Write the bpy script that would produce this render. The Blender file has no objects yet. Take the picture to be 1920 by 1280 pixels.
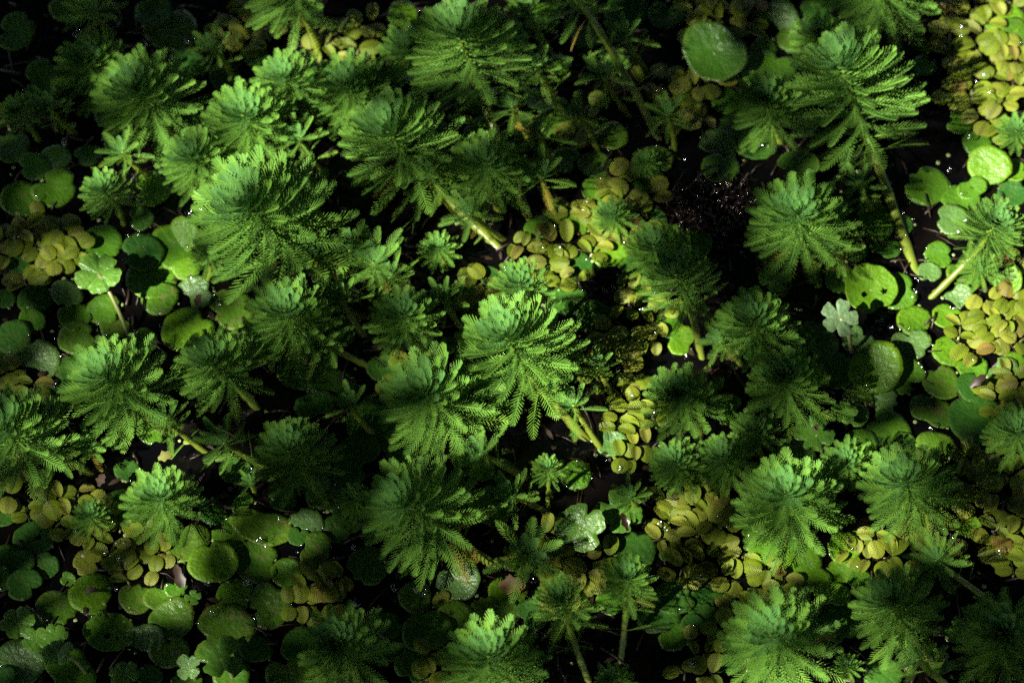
import bpy, bmesh, math, random
import numpy as np
from mathutils import Vector, Matrix, Quaternion

random.seed(7)
S = bpy.context.scene
COL = S.collection
R_ = math.radians

# ------------------------------------------------------------------ camera, sky, sun, exposure
DEP = R_(58.0)          # how far the camera looks down
DIST = 2.4
LENS = 135.0
AIM = Vector((0.0, 0.0, 0.02))
CAM = AIM + Vector((0, -math.cos(DEP), math.sin(DEP))) * DIST
cam_data = bpy.data.cameras.new('camera')
cam_data.lens = LENS
cam_data.sensor_width = 36.0
cam_data.clip_start = 0.05
cam_data.clip_end = 200.0
cam = bpy.data.objects.new('camera', cam_data)
COL.objects.link(cam)
cam.location = CAM
cam.rotation_euler = (math.pi / 2 - DEP, 0, 0)
S.camera = cam
cam_data.dof.use_dof = True
cam_data.dof.focus_distance = 2.335
cam_data.dof.aperture_fstop = 6.5
cam_data.dof.aperture_blades = 0

SUN_EL = R_(43.0)
TO_SUN = Vector((-0.80 * math.cos(SUN_EL), -0.60 * math.cos(SUN_EL), math.sin(SUN_EL))).normalized()
world = bpy.data.worlds.new('World')
S.world = world
world.use_nodes = True
wn = world.node_tree.nodes
wl = world.node_tree.links
for n in list(wn):
    wn.remove(n)
sky = wn.new('ShaderNodeTexSky')
sky.sky_type = 'NISHITA'
sky.sun_disc = False
sky.sun_elevation = SUN_EL
sky.sun_rotation = math.atan2(TO_SUN.x, TO_SUN.y)
bg = wn.new('ShaderNodeBackground')
bg.inputs['Strength'].default_value = 0.05
wo = wn.new('ShaderNodeOutputWorld')
wl.new(sky.outputs[0], bg.inputs['Color'])
wl.new(bg.outputs[0], wo.inputs['Surface'])

sl = bpy.data.lights.new('sun', 'SUN')
sl.energy = 5.0
sl.angle = R_(0.5)
sl.color = (1.0, 0.95, 0.85)
sun = bpy.data.objects.new('sun', sl)
COL.objects.link(sun)
sun.rotation_euler = TO_SUN.to_track_quat('Z', 'Y').to_euler()
sun.location = TO_SUN * 6

S.view_settings.view_transform = 'Standard'
S.view_settings.look = 'None'
S.view_settings.gamma = 1.0
S.view_settings.exposure = 1.85
try:
    S.view_settings.use_curve_mapping = False
except Exception:
    pass
S.render.engine = 'CYCLES'
S.cycles.use_denoising = False
S.cycles.max_bounces = 6
S.cycles.diffuse_bounces = 3
S.cycles.glossy_bounces = 3
S.cycles.transmission_bounces = 4
S.cycles.transparent_max_bounces = 8
S.cycles.sample_clamp_indirect = 4.0
S.cycles.caustics_reflective = False
S.cycles.caustics_refractive = False

# ------------------------------------------------------------------ picture point -> place
def at(px, py, z=0.0):
    """place at height z that the photograph (1920 x 1280) shows at px, py"""
    sx = (px - 960.0) / 1920.0 * 36.0 / LENS
    sy = -(py - 640.0) / 1920.0 * 36.0 / LENS
    fwd = (AIM - CAM).normalized()
    right = Vector((1, 0, 0))
    up = right.cross(fwd)
    d = fwd + right * sx + up * sy
    t = (z - CAM.z) / d.z
    return CAM + d * t

def scale_at(p):
    """metres per photograph pixel at the place p"""
    fwd = (AIM - CAM).normalized()
    return (p - CAM).dot(fwd) * 36.0 / LENS / 1920.0

def to_px(p):
    fwd = (AIM - CAM).normalized()
    up = Vector((1, 0, 0)).cross(fwd)
    q = p - CAM
    k = 1920.0 * LENS / 36.0 / q.dot(fwd)
    return 960 + q.x * k, 640 - q.dot(up) * k

# ------------------------------------------------------------------ materials
def mat(name):
    m = bpy.data.materials.new(name)
    m.use_nodes = True
    nt = m.node_tree
    for n in list(nt.nodes):
        nt.nodes.remove(n)
    out = nt.nodes.new('ShaderNodeOutputMaterial')
    return m, nt, out

def N(nt, kind, **kw):
    n = nt.nodes.new(kind)
    for k, v in kw.items():
        if k in n.inputs:
            n.inputs[k].default_value = v
        else:
            setattr(n, k, v)
    return n

def rgb(c):
    return (c[0], c[1], c[2], 1.0)

def ramp(nt, fac, stops):
    r = nt.nodes.new('ShaderNodeValToRGB')
    e = r.color_ramp.elements
    e[0].position, e[0].color = stops[0][0], rgb(stops[0][1])
    e[1].position, e[1].color = stops[-1][0], rgb(stops[-1][1])
    for p, c in stops[1:-1]:
        x = e.new(p)
        x.color = rgb(c)
    nt.links.new(fac, r.inputs[0])
    return r.outputs[0]

def mixc(nt, fac, a, b, mode='MIX'):
    m = nt.nodes.new('ShaderNodeMix')
    m.data_type = 'RGBA'
    m.blend_type = mode
    for v, i in ((fac, 0), (a, 6), (b, 7)):
        if isinstance(v, (int, float)):
            m.inputs[i].default_value = v
        elif isinstance(v, tuple):
            m.inputs[i].default_value = rgb(v)
        else:
            nt.links.new(v, m.inputs[i])
    return m.outputs[2]

def math_(nt, op, a, b=0.0):
    m = nt.nodes.new('ShaderNodeMath')
    m.operation = op
    for i, v in enumerate((a, b)):
        if isinstance(v, (int, float)):
            m.inputs[i].default_value = v
        else:
            nt.links.new(v, m.inputs[i])
    return m.outputs[0]

def obj_coords(nt, shift=True):
    """object coordinates, moved by the object's own random number so that copies differ"""
    tc = nt.nodes.new('ShaderNodeTexCoord')
    oi = nt.nodes.new('ShaderNodeObjectInfo')
    if not shift:
        return tc.outputs['Object'], oi
    va = nt.nodes.new('ShaderNodeVectorMath')
    va.operation = 'ADD'
    mv = nt.nodes.new('ShaderNodeMath')
    mv.operation = 'MULTIPLY'
    mv.inputs[1].default_value = 97.0
    nt.links.new(oi.outputs['Random'], mv.inputs[0])
    nt.links.new(tc.outputs['Object'], va.inputs[0])
    nt.links.new(mv.outputs[0], va.inputs[1])
    return va.outputs[0], oi

def leafy(nt, out, color, rough, spec, trans, bump=None, coat=0.0):
    p = nt.nodes.new('ShaderNodeBsdfPrincipled')
    t = nt.nodes.new('ShaderNodeBsdfTranslucent')
    mx = nt.nodes.new('ShaderNodeMixShader')
    mx.inputs[0].default_value = trans
    if isinstance(color, tuple):
        p.inputs['Base Color'].default_value = rgb(color)
        t.inputs['Color'].default_value = rgb(color)
    else:
        nt.links.new(color, p.inputs['Base Color'])
        nt.links.new(color, t.inputs['Color'])
    if isinstance(rough, (int, float)):
        p.inputs['Roughness'].default_value = rough
    else:
        nt.links.new(rough, p.inputs['Roughness'])
    p.inputs['Specular IOR Level'].default_value = spec
    p.inputs['Coat Weight'].default_value = coat
    p.inputs['Coat Roughness'].default_value = 0.12
    if bump is not None:
        nt.links.new(bump, p.inputs['Normal'])
    nt.links.new(p.outputs[0], mx.inputs[1])
    nt.links.new(t.outputs[0], mx.inputs[2])
    nt.links.new(mx.outputs[0], out.inputs['Surface'])

def make_feather_material(name, a, b, tip, wilt=False):
    m, nt, out = mat(name)
    vec, oi = obj_coords(nt)
    no = N(nt, 'ShaderNodeTexNoise', Scale=3.0, Detail=2.0)
    nt.links.new(vec, no.inputs['Vector'])
    c1 = mixc(nt, oi.outputs['Random'], a, b)
    c2 = mixc(nt, no.outputs[0], c1, tip)
    if wilt:
        c2 = mixc(nt, ramp(nt, oi.outputs['Random'], [(0.93, (0, 0, 0)), (0.96, (1, 1, 1))]), c2, (0.26, 0.20, 0.03))
    leafy(nt, out, c2, 0.6, 0.18, 0.20)
    return m

M_YOUNG = make_feather_material('young_feather_leaf', (0.044, 0.145, 0.054), (0.062, 0.175, 0.046), (0.11, 0.25, 0.035))
M_MID = make_feather_material('feather_leaf', (0.054, 0.168, 0.032), (0.078, 0.198, 0.027), (0.14, 0.28, 0.03))
M_OLD = make_feather_material('old_feather_leaf', (0.064, 0.190, 0.028), (0.092, 0.225, 0.025), (0.17, 0.30, 0.03), True)

def make_plain(name, c1, c2, scale, rough, spec=0.4, trans=0.1):
    m, nt, out = mat(name)
    vec, oi = obj_coords(nt)
    no = N(nt, 'ShaderNodeTexNoise', Scale=scale, Detail=4.0)
    nt.links.new(vec, no.inputs['Vector'])
    c = mixc(nt, no.outputs[0], c1, c2)
    leafy(nt, out, c, rough, spec, trans)
    return m

M_STEM = make_plain('fleshy_stem', (0.10, 0.165, 0.014), (0.175, 0.205, 0.022), 160.0, 0.35, 0.5, 0.1)
M_BUD = make_plain('growing_tip', (0.30, 0.42, 0.04), (0.38, 0.46, 0.05), 300.0, 0.5, 0.3, 0.2)
M_STALK = make_plain('leaf_stalk', (0.16, 0.19, 0.06), (0.26, 0.26, 0.10), 200.0, 0.3, 0.5, 0.1)

def make_pad_material(name, a, b, spot_low, spot_high, spot, rough, silver=0.0, spec=0.34):
    """round floating pads: waxy green, fan of faint veins, blotches and brown decay where spot says so"""
    m, nt, out = mat(name)
    vec, oi = obj_coords(nt)
    raw, _ = obj_coords(nt, False)
    no = N(nt, 'ShaderNodeTexNoise', Scale=1.3, Detail=3.0, Roughness=0.6)
    nt.links.new(vec, no.inputs['Vector'])
    base = mixc(nt, oi.outputs['Random'], a, b)
    fac = ramp(nt, no.outputs[0], [(0.35, (0, 0, 0)), (0.7, (1, 1, 1))])
    base = mixc(nt, math_(nt, 'MULTIPLY', fac, 0.5), base, (b[0] * 1.25 + 0.008, b[1] * 1.15, b[2] * 0.9))
    # veins fan out from the stalk
    grad = N(nt, 'ShaderNodeTexGradient', gradient_type='RADIAL')
    nt.links.new(raw, grad.inputs['Vector'])
    sn = math_(nt, 'SINE', math_(nt, 'MULTIPLY', grad.outputs['Fac'], 2 * math.pi * 13))
    vein = math_(nt, 'POWER', math_(nt, 'MAXIMUM', sn, 0.0), 14.0)
    base = mixc(nt, math_(nt, 'MULTIPLY', vein, 0.22), base, (b[0] * 1.8 + 0.03, b[1] * 1.4, b[2] * 1.5))
    # decay blotches and pinprick specks
    n2 = N(nt, 'ShaderNodeTexNoise', Scale=1.9, Detail=6.0, Roughness=0.72)
    nt.links.new(vec, n2.inputs['Vector'])
    blot = ramp(nt, n2.outputs[0], [(spot_low, (0, 0, 0)), (spot_high, (1, 1, 1))])
    n3 = N(nt, 'ShaderNodeTexNoise', Scale=9.0, Detail=2.0)
    nt.links.new(vec, n3.inputs['Vector'])
    dec = mixc(nt, n3.outputs[0], (0.02, 0.018, 0.008), (0.24, 0.19, 0.07))
    base = mixc(nt, math_(nt, 'MULTIPLY', blot, spot), base, dec)
    vo = N(nt, 'ShaderNodeTexVoronoi', Scale=4.5)
    nt.links.new(vec, vo.inputs['Vector'])
    speck = ramp(nt, vo.outputs['Distance'], [(0.05, (1, 1, 1)), (0.11, (0, 0, 0))])
    base = mixc(nt, math_(nt, 'MULTIPLY', speck, min(1.0, 0.15 + 0.6 * spot)), base, (0.025, 0.02, 0.01))
    if silver:
        base = mixc(nt, silver, base, (0.16, 0.22, 0.16))
    rr = ramp(nt, n2.outputs[0], [(0.3, (rough - 0.08,) * 3), (0.75, (rough + 0.22,) * 3)])
    bp = N(nt, 'ShaderNodeBump', Strength=0.25, Distance=0.02)
    n4 = N(nt, 'ShaderNodeTexNoise', Scale=4.0, Detail=5.0)
    nt.links.new(vec, n4.inputs['Vector'])
    h = math_(nt, 'ADD', math_(nt, 'MULTIPLY', n4.outputs[0], 0.9), math_(nt, 'MULTIPLY', vein, -0.12))
    nt.links.new(h, bp.inputs['Height'])
    le = nt.nodes.new('ShaderNodeVectorMath')
    le.operation = 'LENGTH'
    nt.links.new(raw, le.inputs[0])
    rim = ramp(nt, le.outputs['Value'], [(0.90, (0, 0, 0)), (1.0, (1, 1, 1))])
    base = mixc(nt, math_(nt, 'MULTIPLY', rim, 0.35), base, (b[0] * 2 + 0.02, b[1] * 1.5, b[2] * 1.5))
    leafy(nt, out, base, rr, spec, 0.12, bp.outputs[0])
    return m

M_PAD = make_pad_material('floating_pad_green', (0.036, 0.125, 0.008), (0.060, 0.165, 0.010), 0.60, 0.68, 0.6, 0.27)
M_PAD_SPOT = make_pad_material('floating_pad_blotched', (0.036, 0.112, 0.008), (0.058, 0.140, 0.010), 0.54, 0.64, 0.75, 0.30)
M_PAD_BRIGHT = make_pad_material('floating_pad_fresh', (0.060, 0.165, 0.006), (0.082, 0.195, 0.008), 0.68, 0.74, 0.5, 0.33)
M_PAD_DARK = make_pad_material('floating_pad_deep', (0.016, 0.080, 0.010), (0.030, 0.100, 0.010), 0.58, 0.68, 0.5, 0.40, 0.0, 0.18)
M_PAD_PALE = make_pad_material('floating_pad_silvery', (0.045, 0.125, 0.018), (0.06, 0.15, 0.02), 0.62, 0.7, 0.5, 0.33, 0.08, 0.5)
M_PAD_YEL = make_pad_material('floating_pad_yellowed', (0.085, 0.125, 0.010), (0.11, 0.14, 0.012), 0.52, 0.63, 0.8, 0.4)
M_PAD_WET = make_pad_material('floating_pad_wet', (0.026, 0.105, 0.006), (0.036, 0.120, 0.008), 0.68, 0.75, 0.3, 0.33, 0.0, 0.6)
M_PENNY_WET = make_pad_material('pennywort_wet', (0.050, 0.150, 0.018), (0.070, 0.175, 0.020), 0.70, 0.76, 0.3, 0.32, 0.0, 0.6)
M_PENNY = make_pad_material('pennywort_green', (0.050, 0.150, 0.018), (0.070, 0.175, 0.020), 0.70, 0.76, 0.4, 0.26)
M_PENNY_PALE = make_pad_material('pennywort_pale', (0.075, 0.150, 0.050), (0.09, 0.17, 0.06), 0.72, 0.8, 0.3, 0.42, 0.2)

def make_fern_material():
    """water-fern leaves: olive to yellow, dark hairy midrib, rows of fine papillae, brown with age"""
    m, nt, out = mat('water_fern_leaf')
    vec, oi = obj_coords(nt)
    raw, _ = obj_coords(nt, False)
    base = ramp(nt, oi.outputs['Random'], [(0.0, (0.11, 0.165, 0.008)), (0.40, (0.140, 0.20, 0.010)), (0.80, (0.215, 0.245, 0.024)), (0.93, (0.17, 0.20, 0.03)), (1.0, (0.17, 0.12, 0.02))])
    no = N(nt, 'ShaderNodeTexNoise', Scale=1.6, Detail=4.0, Roughness=0.65)
    nt.links.new(vec, no.inputs['Vector'])
    base = mixc(nt, ramp(nt, no.outputs[0], [(0.56, (0, 0, 0)), (0.9, (1, 1, 1))]), base, (0.16, 0.12, 0.02))
    sx = N(nt, 'ShaderNodeSeparateXYZ')
    nt.links.new(raw, sx.inputs[0])
    ax = math_(nt, 'ABSOLUTE', sx.outputs[0])
    rib = ramp(nt, ax, [(0.02, (1, 1, 1)), (0.16, (0, 0, 0))])
    base = mixc(nt, math_(nt, 'MULTIPLY', rib, 0.4), base, (0.035, 0.045, 0.012))
    # slanting rows of papillae
    row = math_(nt, 'ADD', math_(nt, 'MULTIPLY', sx.outputs[1], 62.0), math_(nt, 'MULTIPLY', ax, -50.0))
    s1 = math_(nt, 'SINE', row)
    base = mixc(nt, math_(nt, 'MULTIPLY', math_(nt, 'MAXIMUM', s1, 0.0), 0.10), base, (0.10, 0.11, 0.015))
    vo = N(nt, 'ShaderNodeTexVoronoi', Scale=11.0)
    nt.links.new(vec, vo.inputs['Vector'])
    h = math_(nt, 'ADD', math_(nt, 'MULTIPLY', vo.outputs['Distance'], -0.15), math_(nt, 'MULTIPLY', s1, 0.08))
    bp = N(nt, 'ShaderNodeBump', Strength=0.35, Distance=0.03)
    nt.links.new(h, bp.inputs['Height'])
    leafy(nt, out, base, 0.45, 0.22, 0.16, bp.outputs[0])
    return m

M_FERN = make_fern_material()

def make_water():
    m, nt, out = mat('murky_water')
    tc = nt.nodes.new('ShaderNodeTexCoord')
    no = N(nt, 'ShaderNodeTexNoise', Scale=26.0, Detail=5.0, Roughness=0.65)
    nt.links.new(tc.outputs['Object'], no.inputs['Vector'])
    c = ramp(nt, no.outputs[0], [(0.45, (0.0015, 0.0015, 0.002)), (0.66, (0.004, 0.003, 0.002)), (0.85, (0.014, 0.007, 0.004))])
    p = nt.nodes.new('ShaderNodeBsdfPrincipled')
    nt.links.new(c, p.inputs['Base Color'])
    p.inputs['Roughness'].default_value = 0.05
    p.inputs['IOR'].default_value = 1.33
    n2 = N(nt, 'ShaderNodeTexNoise', Scale=110.0, Detail=2.0)
    nt.links.new(tc.outputs['Object'], n2.inputs['Vector'])
    bp = N(nt, 'ShaderNodeBump', Strength=0.35, Distance=0.004)
    nt.links.new(n2.outputs[0], bp.inputs['Height'])
    nt.links.new(bp.outputs[0], p.inputs['Normal'])
    nt.links.new(p.outputs[0], out.inputs['Surface'])
    return m

M_WATER = make_water()

def make_dead(name, c1, c2, rough):
    m, nt, out = mat(name)
    vec, oi = obj_coords(nt)
    no = N(nt, 'ShaderNodeTexNoise', Scale=120.0, Detail=4.0)
    nt.links.new(vec, no.inputs['Vector'])
    p = nt.nodes.new('ShaderNodeBsdfPrincipled')
    nt.links.new(mixc(nt, no.outputs[0], c1, c2), p.inputs['Base Color'])
    p.inputs['Roughness'].default_value = rough
    nt.links.new(p.outputs[0], out.inputs['Surface'])
    return m

M_DEAD = make_dead('wet_dead_matter', (0.008, 0.005, 0.003), (0.040, 0.022, 0.010), 0.5)
M_DRY = make_dead('dry_dead_leaf', (0.045, 0.026, 0.016), (0.12, 0.07, 0.04), 0.7)
M_ROT = make_dead('rotting_strands', (0.004, 0.002, 0.0015), (0.022, 0.010, 0.005), 0.25)
M_YDEAD = make_dead('yellow_dying_leaf', (0.09, 0.11, 0.008), (0.15, 0.15, 0.012), 0.7)
M_ORANGE = make_dead('orange_rotting_leaf', (0.05, 0.03, 0.008), (0.24, 0.12, 0.02), 0.55)
M_WEED = make_plain('duckweed', (0.22, 0.32, 0.10), (0.34, 0.42, 0.18), 300.0, 0.4, 0.4, 0.1)
M_BARK = make_dead('grey_brown_bark', (0.05, 0.04, 0.03), (0.14, 0.11, 0.08), 0.85)
M_TREELEAF = make_plain('tree_leaf', (0.03, 0.07, 0.015), (0.05, 0.10, 0.02), 30.0, 0.5, 0.4, 0.06)

def make_drop():
    """clear bead of water: mirrors at its skin, lets the rest through"""
    m, nt, out = mat('water_drop')
    g = nt.nodes.new('ShaderNodeBsdfGlossy')
    g.inputs['Roughness'].default_value = 0.10
    t = nt.nodes.new('ShaderNodeBsdfTransparent')
    t.inputs['Color'].default_value = (0.92, 0.95, 0.92, 1)
    fr = N(nt, 'ShaderNodeFresnel', IOR=1.5)
    mx = nt.nodes.new('ShaderNodeMixShader')
    nt.links.new(fr.outputs[0], mx.inputs[0])
    nt.links.new(t.outputs[0], mx.inputs[1])
    nt.links.new(g.outputs[0], mx.inputs[2])
    nt.links.new(mx.outputs[0], out.inputs['Surface'])
    return m

M_DROP = make_drop()

# ------------------------------------------------------------------ mesh helpers
def mesh(name, verts, faces, m, smooth=True):
    me = bpy.data.meshes.new(name)
    me.from_pydata([tuple(v) for v in verts], [], faces)
    me.materials.append(m)
    if smooth:
        me.polygons.foreach_set('use_smooth', [True] * len(me.polygons))
    me.update()
    return me

def link(name, data, parent=None, mw=None):
    o = bpy.data.objects.new(name, data)
    COL.objects.link(o)
    if parent is not None:
        o.parent = parent
    if mw is not None:
        o.matrix_basis = mw
    return o

def tag(o, label=None, cat=None, group=None, kind=None):
    for k, v in (('label', label), ('category', cat), ('group', group), ('kind', kind)):
        if v:
            o[k] = v
    return o

class MB:
    def __init__(s):
        s.v, s.f = [], []

    def tube(s, pts, rad, seg=7, cap=True):
        pts = [Vector(p) for p in pts]
        b0 = len(s.v)
        t0 = (pts[1] - pts[0]).normalized()
        ref = Vector((0, 0, 1)) if abs(t0.z) < 0.9 else Vector((1, 0, 0))
        u = t0.cross(ref).normalized()
        for i, p in enumerate(pts):
            t = (pts[min(i + 1, len(pts) - 1)] - pts[max(i - 1, 0)]).normalized()
            u = (u - t * u.dot(t)).normalized()
            w = t.cross(u)
            r = rad[i] if isinstance(rad, (list, tuple)) else rad
            for k in range(seg):
                a = 2 * math.pi * k / seg
                s.v.append(p + (u * math.cos(a) + w * math.sin(a)) * r)
        for i in range(len(pts) - 1):
            for k in range(seg):
                a = b0 + i * seg + k
                b = b0 + i * seg + (k + 1) % seg
                s.f.append((a, b, b + seg, a + seg))
        if cap:
            s.f.append(tuple(b0 + k for k in range(seg))[::-1])
            s.f.append(tuple(b0 + (len(pts) - 1) * seg + k for k in range(seg)))

    def flake(s, p, d, n, l, w, lift=0.0):
        """a thin curled scrap: two quads with a bend"""
        d = d.normalized()
        x = d.cross(n).normalized()
        b = len(s.v)
        for k, (t, ww, h) in enumerate(((-0.5, 0.3, 0), (-0.1, 1.0, lift), (0.25, 0.8, lift * 0.7), (0.5, 0.1, 0))):
            s.v.append(p + d * (l * t) - x * (w * ww * 0.5) + n * h)
            s.v.append(p + d * (l * t) + x * (w * ww * 0.5) + n * h * 0.6)
        for k in range(3):
            a = b + 2 * k
            s.f.append((a, a + 1, a + 3, a + 2))

    def dome(s, p, r, n=Vector((0, 0, 1)), flat=0.7, seg=8):
        b = len(s.v)
        n = n.normalized()
        u = n.orthogonal().normalized()
        w = n.cross(u)
        for j, (rr, h) in enumerate(((1.0, 0.0), (0.9, 0.45), (0.6, 0.8))):
            for k in range(seg):
                a = 2 * math.pi * k / seg
                s.v.append(p + (u * math.cos(a) + w * math.sin(a)) * (r * rr) + n * (r * flat * h))
        s.v.append(p + n * (r * flat))
        for j in range(2):
            for k in range(seg):
                a = b + j * seg + k
                c = b + j * seg + (k + 1) % seg
                s.f.append((a, c, c + seg, a + seg))
        for k in range(seg):
            s.f.append((b + 2 * seg + k, b + 2 * seg + (k + 1) % seg, b + 3 * seg))

    def build(s, name, m, parent=None, smooth=True):
        return link(name, mesh(name, s.v, s.f, m, smooth), parent)

# ------------------------------------------------------------------ the pond
wm = mesh('pond_water', [(-15, -15, 0), (15, -15, 0), (15, 15, 0), (-15, 15, 0)], [(0, 1, 2, 3)], M_WATER, False)
tag(link('pond_water', wm), 'dark murky pond water between the floating leaves', kind='structure')

# ------------------------------------------------------------------ where the shoots stand (tip and leaf length as the photograph shows them)
HS = 0.66

def shoot_height(R):
    return (0.030 + 0.00042 * R) * HS

SHOOTS = []

def FP(*a, **k):
    SHOOTS.append((a, k))

# the back and the shaded corner
FP(161, 112, 84, lean=(0.2, -.1), adj='deeply shaded')
FP(249, 165, 116, K=10, label='big half-shaded feathery shoot nearest the dark far corner', mark='big shoot near the dark corner')
FP(190, 354, 58, K=8)
FP(356, 292, 80, K=9, adj='sunlit')
FP(455, 215, 98, K=10, H=.085, label='sunlit pale green shoot with dark combed shadows behind its leaves', mark='sunlit combed shoot')
FP(529, 143, 78, K=9, H=.085, adj='sunlit')
FP(455, 383, 150, K=11, H=.105, base=(640, 540), low=2, label='largest feathery shoot of all, fanned out with many rings of leaves', mark='largest shoot')
FP(647, 158, 92, K=9, adj='half-sunlit')
FP(857, 57, 122, K=10, H=.125, base=(1012, 455), low=2, loose=4, label='big blue-green shoot touching the upper edge of the photo', mark='big shoot at the upper edge')
FP(764, 90, 80, K=8, adj='partly hidden')
FP(722, 240, 122, K=10, H=.10, base=(975, 500), low=3, loose=2, label='wide dark green shoot with long combed lower leaves behind the largest shoot')
FP(907, 304, 92, K=9, H=.075, low=1)
FP(1052, -45, 88, K=8, H=.14, base=(1238, 272), low=2, loose=5, label='shoot cut by the upper edge on a thick bare yellow-green stem', mark='bare stem below the upper edge')
FP(528, -35, 95, K=8, H=.11, base=(600, 110), low=2, loose=3, label='blurred shoot cut by the upper edge with a yellow stem showing')
FP(30, 208, 50, K=7, adj='very dark')
FP(172, 22, 62, K=5, low=2, loose=2, adj='very dark')
FP(1640, -45, 128, K=9, H=.085, label='broad shoot half cut off by the upper edge above the tall shoot')
FP(1530, 62, 66, K=8)
FP(1575, 116, 132, K=12, H=.115, base=(1752, 608), low=3, loose=4, label='tall shoot with many whorls leaning on a long bare yellow stem', mark='tall bare-stemmed shoot')
FP(1430, 188, 84, K=9, adj='shaded')
FP(1208, 302, 33, K=7, H=.02)
FP(1144, 402, 47, K=8, H=.03)
FP(1492, 398, 112, K=9, H=.085, low=2, label='rounded mid-green shoot beside the brown rotting clump')
FP(1868, 416, 72, K=8, H=.085, base=(1722, 574), low=3, loose=2, label='sunny shoot on a slanting yellow branch by the tall stem', mark='shoot on the slanting yellow branch')
FP(1905, 245, 48, K=7, H=.03)
FP(1838, 505, 46, K=6, H=.03, loose=1)
FP(1225, 460, 68, K=8, H=.06, adj='shaded')
FP(1265, 510, 84, K=9, H=.09, base=(1318, 682), low=2, loose=2, adj='shaded')
FP(1409, 600, 88, K=9, H=.085, low=2, adj='shaded')
FP(1466, 707, 90, K=9, H=.08, low=1)
FP(1275, 739, 84, K=9, H=.07, adj='shaded')
# the middle
FP(973, 531, 66, K=8, H=.105, base=(1050, 640), label='small brilliantly lit shoot directly behind the brightest shoot')
FP(947, 627, 124, K=10, H=.115, base=(1118, 838), low=3, loose=2, label='brightest feathery shoot, full sun on the middle of the pond', mark='brightest shoot')
FP(793, 733, 120, K=10, H=.095, base=(930, 845), low=3, loose=2, label='large shoot with curved comb-like rows of leaves in front of the brightest shoot', mark='curved comb-like shoot')
FP(751, 588, 78, K=8, H=.075, low=1)
FP(821, 464, 46, K=7, H=.035)
FP(700, 492, 80, K=4, H=.05, loose=3, adj='sparse')
FP(534, 583, 98, K=9, H=.085, low=2, adj='shaded')
FP(391, 675, 92, K=9, H=.08, base=(490, 770), low=1)
FP(193, 704, 116, K=10, H=.09, base=(335, 825), low=2, loose=1, label='large sunlit shoot with upright fingers of leaves above the lower pads', mark='large shoot with upright fingers')
FP(3, 803, 118, K=9, H=.08, base=(140, 880), low=2, loose=1, label='shoot cut in half by the left edge of the photo', mark='shoot cut by the left edge')
FP(539, 841, 92, K=9, H=.07, label='darkest feathery shoot, sunk in the deepest shade', mark='darkest shoot')
FP(294, 930, 84, K=9, H=.065, label='bright yellow-green star-shaped shoot above the blotched pads', mark='star-shaped yellow-green shoot')
FP(166, 964, 46, K=8, H=.035)
FP(390, 474, 42, K=7, H=.05, base=(374, 535))
FP(470, 905, 40, K=3, H=.02, loose=2, adj='thin')
FP(165, 838, 55, K=4, H=.03, loose=1, adj='sparse')
FP(660, 934, 42, K=7, H=.02, adj='very dark')
# front
FP(749, 944, 122, K=11, H=.10, base=(960, 1075), low=3, loose=2, label='wide dark shoot trailing long separate leaves over the water', mark='wide trailing shoot')
FP(985, 1040, 90, K=3, H=.045, base=(900, 1050), loose=4, adj='sparse trailing')
FP(1025, 877, 38, K=7, H=.055, base=(1027, 965), loose=1, open_=.9)
FP(1172, 1080, 66, K=9, H=.10, base=(1160, 1258), low=2, loose=2, lean=(0, 0), open_=.85, label='upright shoot seen side on, stalk showing, taller of the pair', mark='upright side-on pair')
FP(1051, 1120, 72, K=9, H=.10, base=(1112, 1290), low=2, loose=3, lean=(0, 0), open_=.85, label='upright bushy shoot seen side on, fuller of the pair')
FP(915, 1228, 112, K=10, H=.08, low=2, label='broad shoot at the lower edge in front of the side-on pair')
FP(632, 1205, 100, K=9, H=.07, label='dim shoot with fine bristling leaves near the lower edge', mark='dim bristling shoot')
FP(1261, 867, 62, K=8, H=.06)
FP(1352, 857, 66, K=9, H=.06)
FP(1473, 924, 112, K=10, H=.085, low=2, label='wide even rosette, outer of two matching rosettes over the water fern', mark='wide even rosette')
FP(1584, 863, 60, K=8, H=.06)
FP(1691, 899, 102, K=10, H=.085, low=2, label='full rosette with apex set high, beside the wide even rosette', mark='full rosette')
FP(1665, 1125, 94, K=10, H=.085, base=(1770, 1262), low=3, loose=2, label='dusky rosette with layered whorls in front of the twin rosettes', mark='dusky layered rosette')
FP(1446, 1189, 118, K=10, H=.085, low=2, label='pale sunlit shoot cropped by the lower edge', mark='pale shoot at the lower edge')
FP(1586, 1246, 32, K=7, H=.03)
FP(1878, 1186, 112, K=9, H=.07, label='dark shoot filling the shaded near corner', mark='shoot in the dark near corner')
FP(1905, 806, 70, K=8, H=.06)
FP(1414, 806, 56, K=8, H=.05)
FP(1147, 1272, 46, K=7, H=.05)
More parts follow.
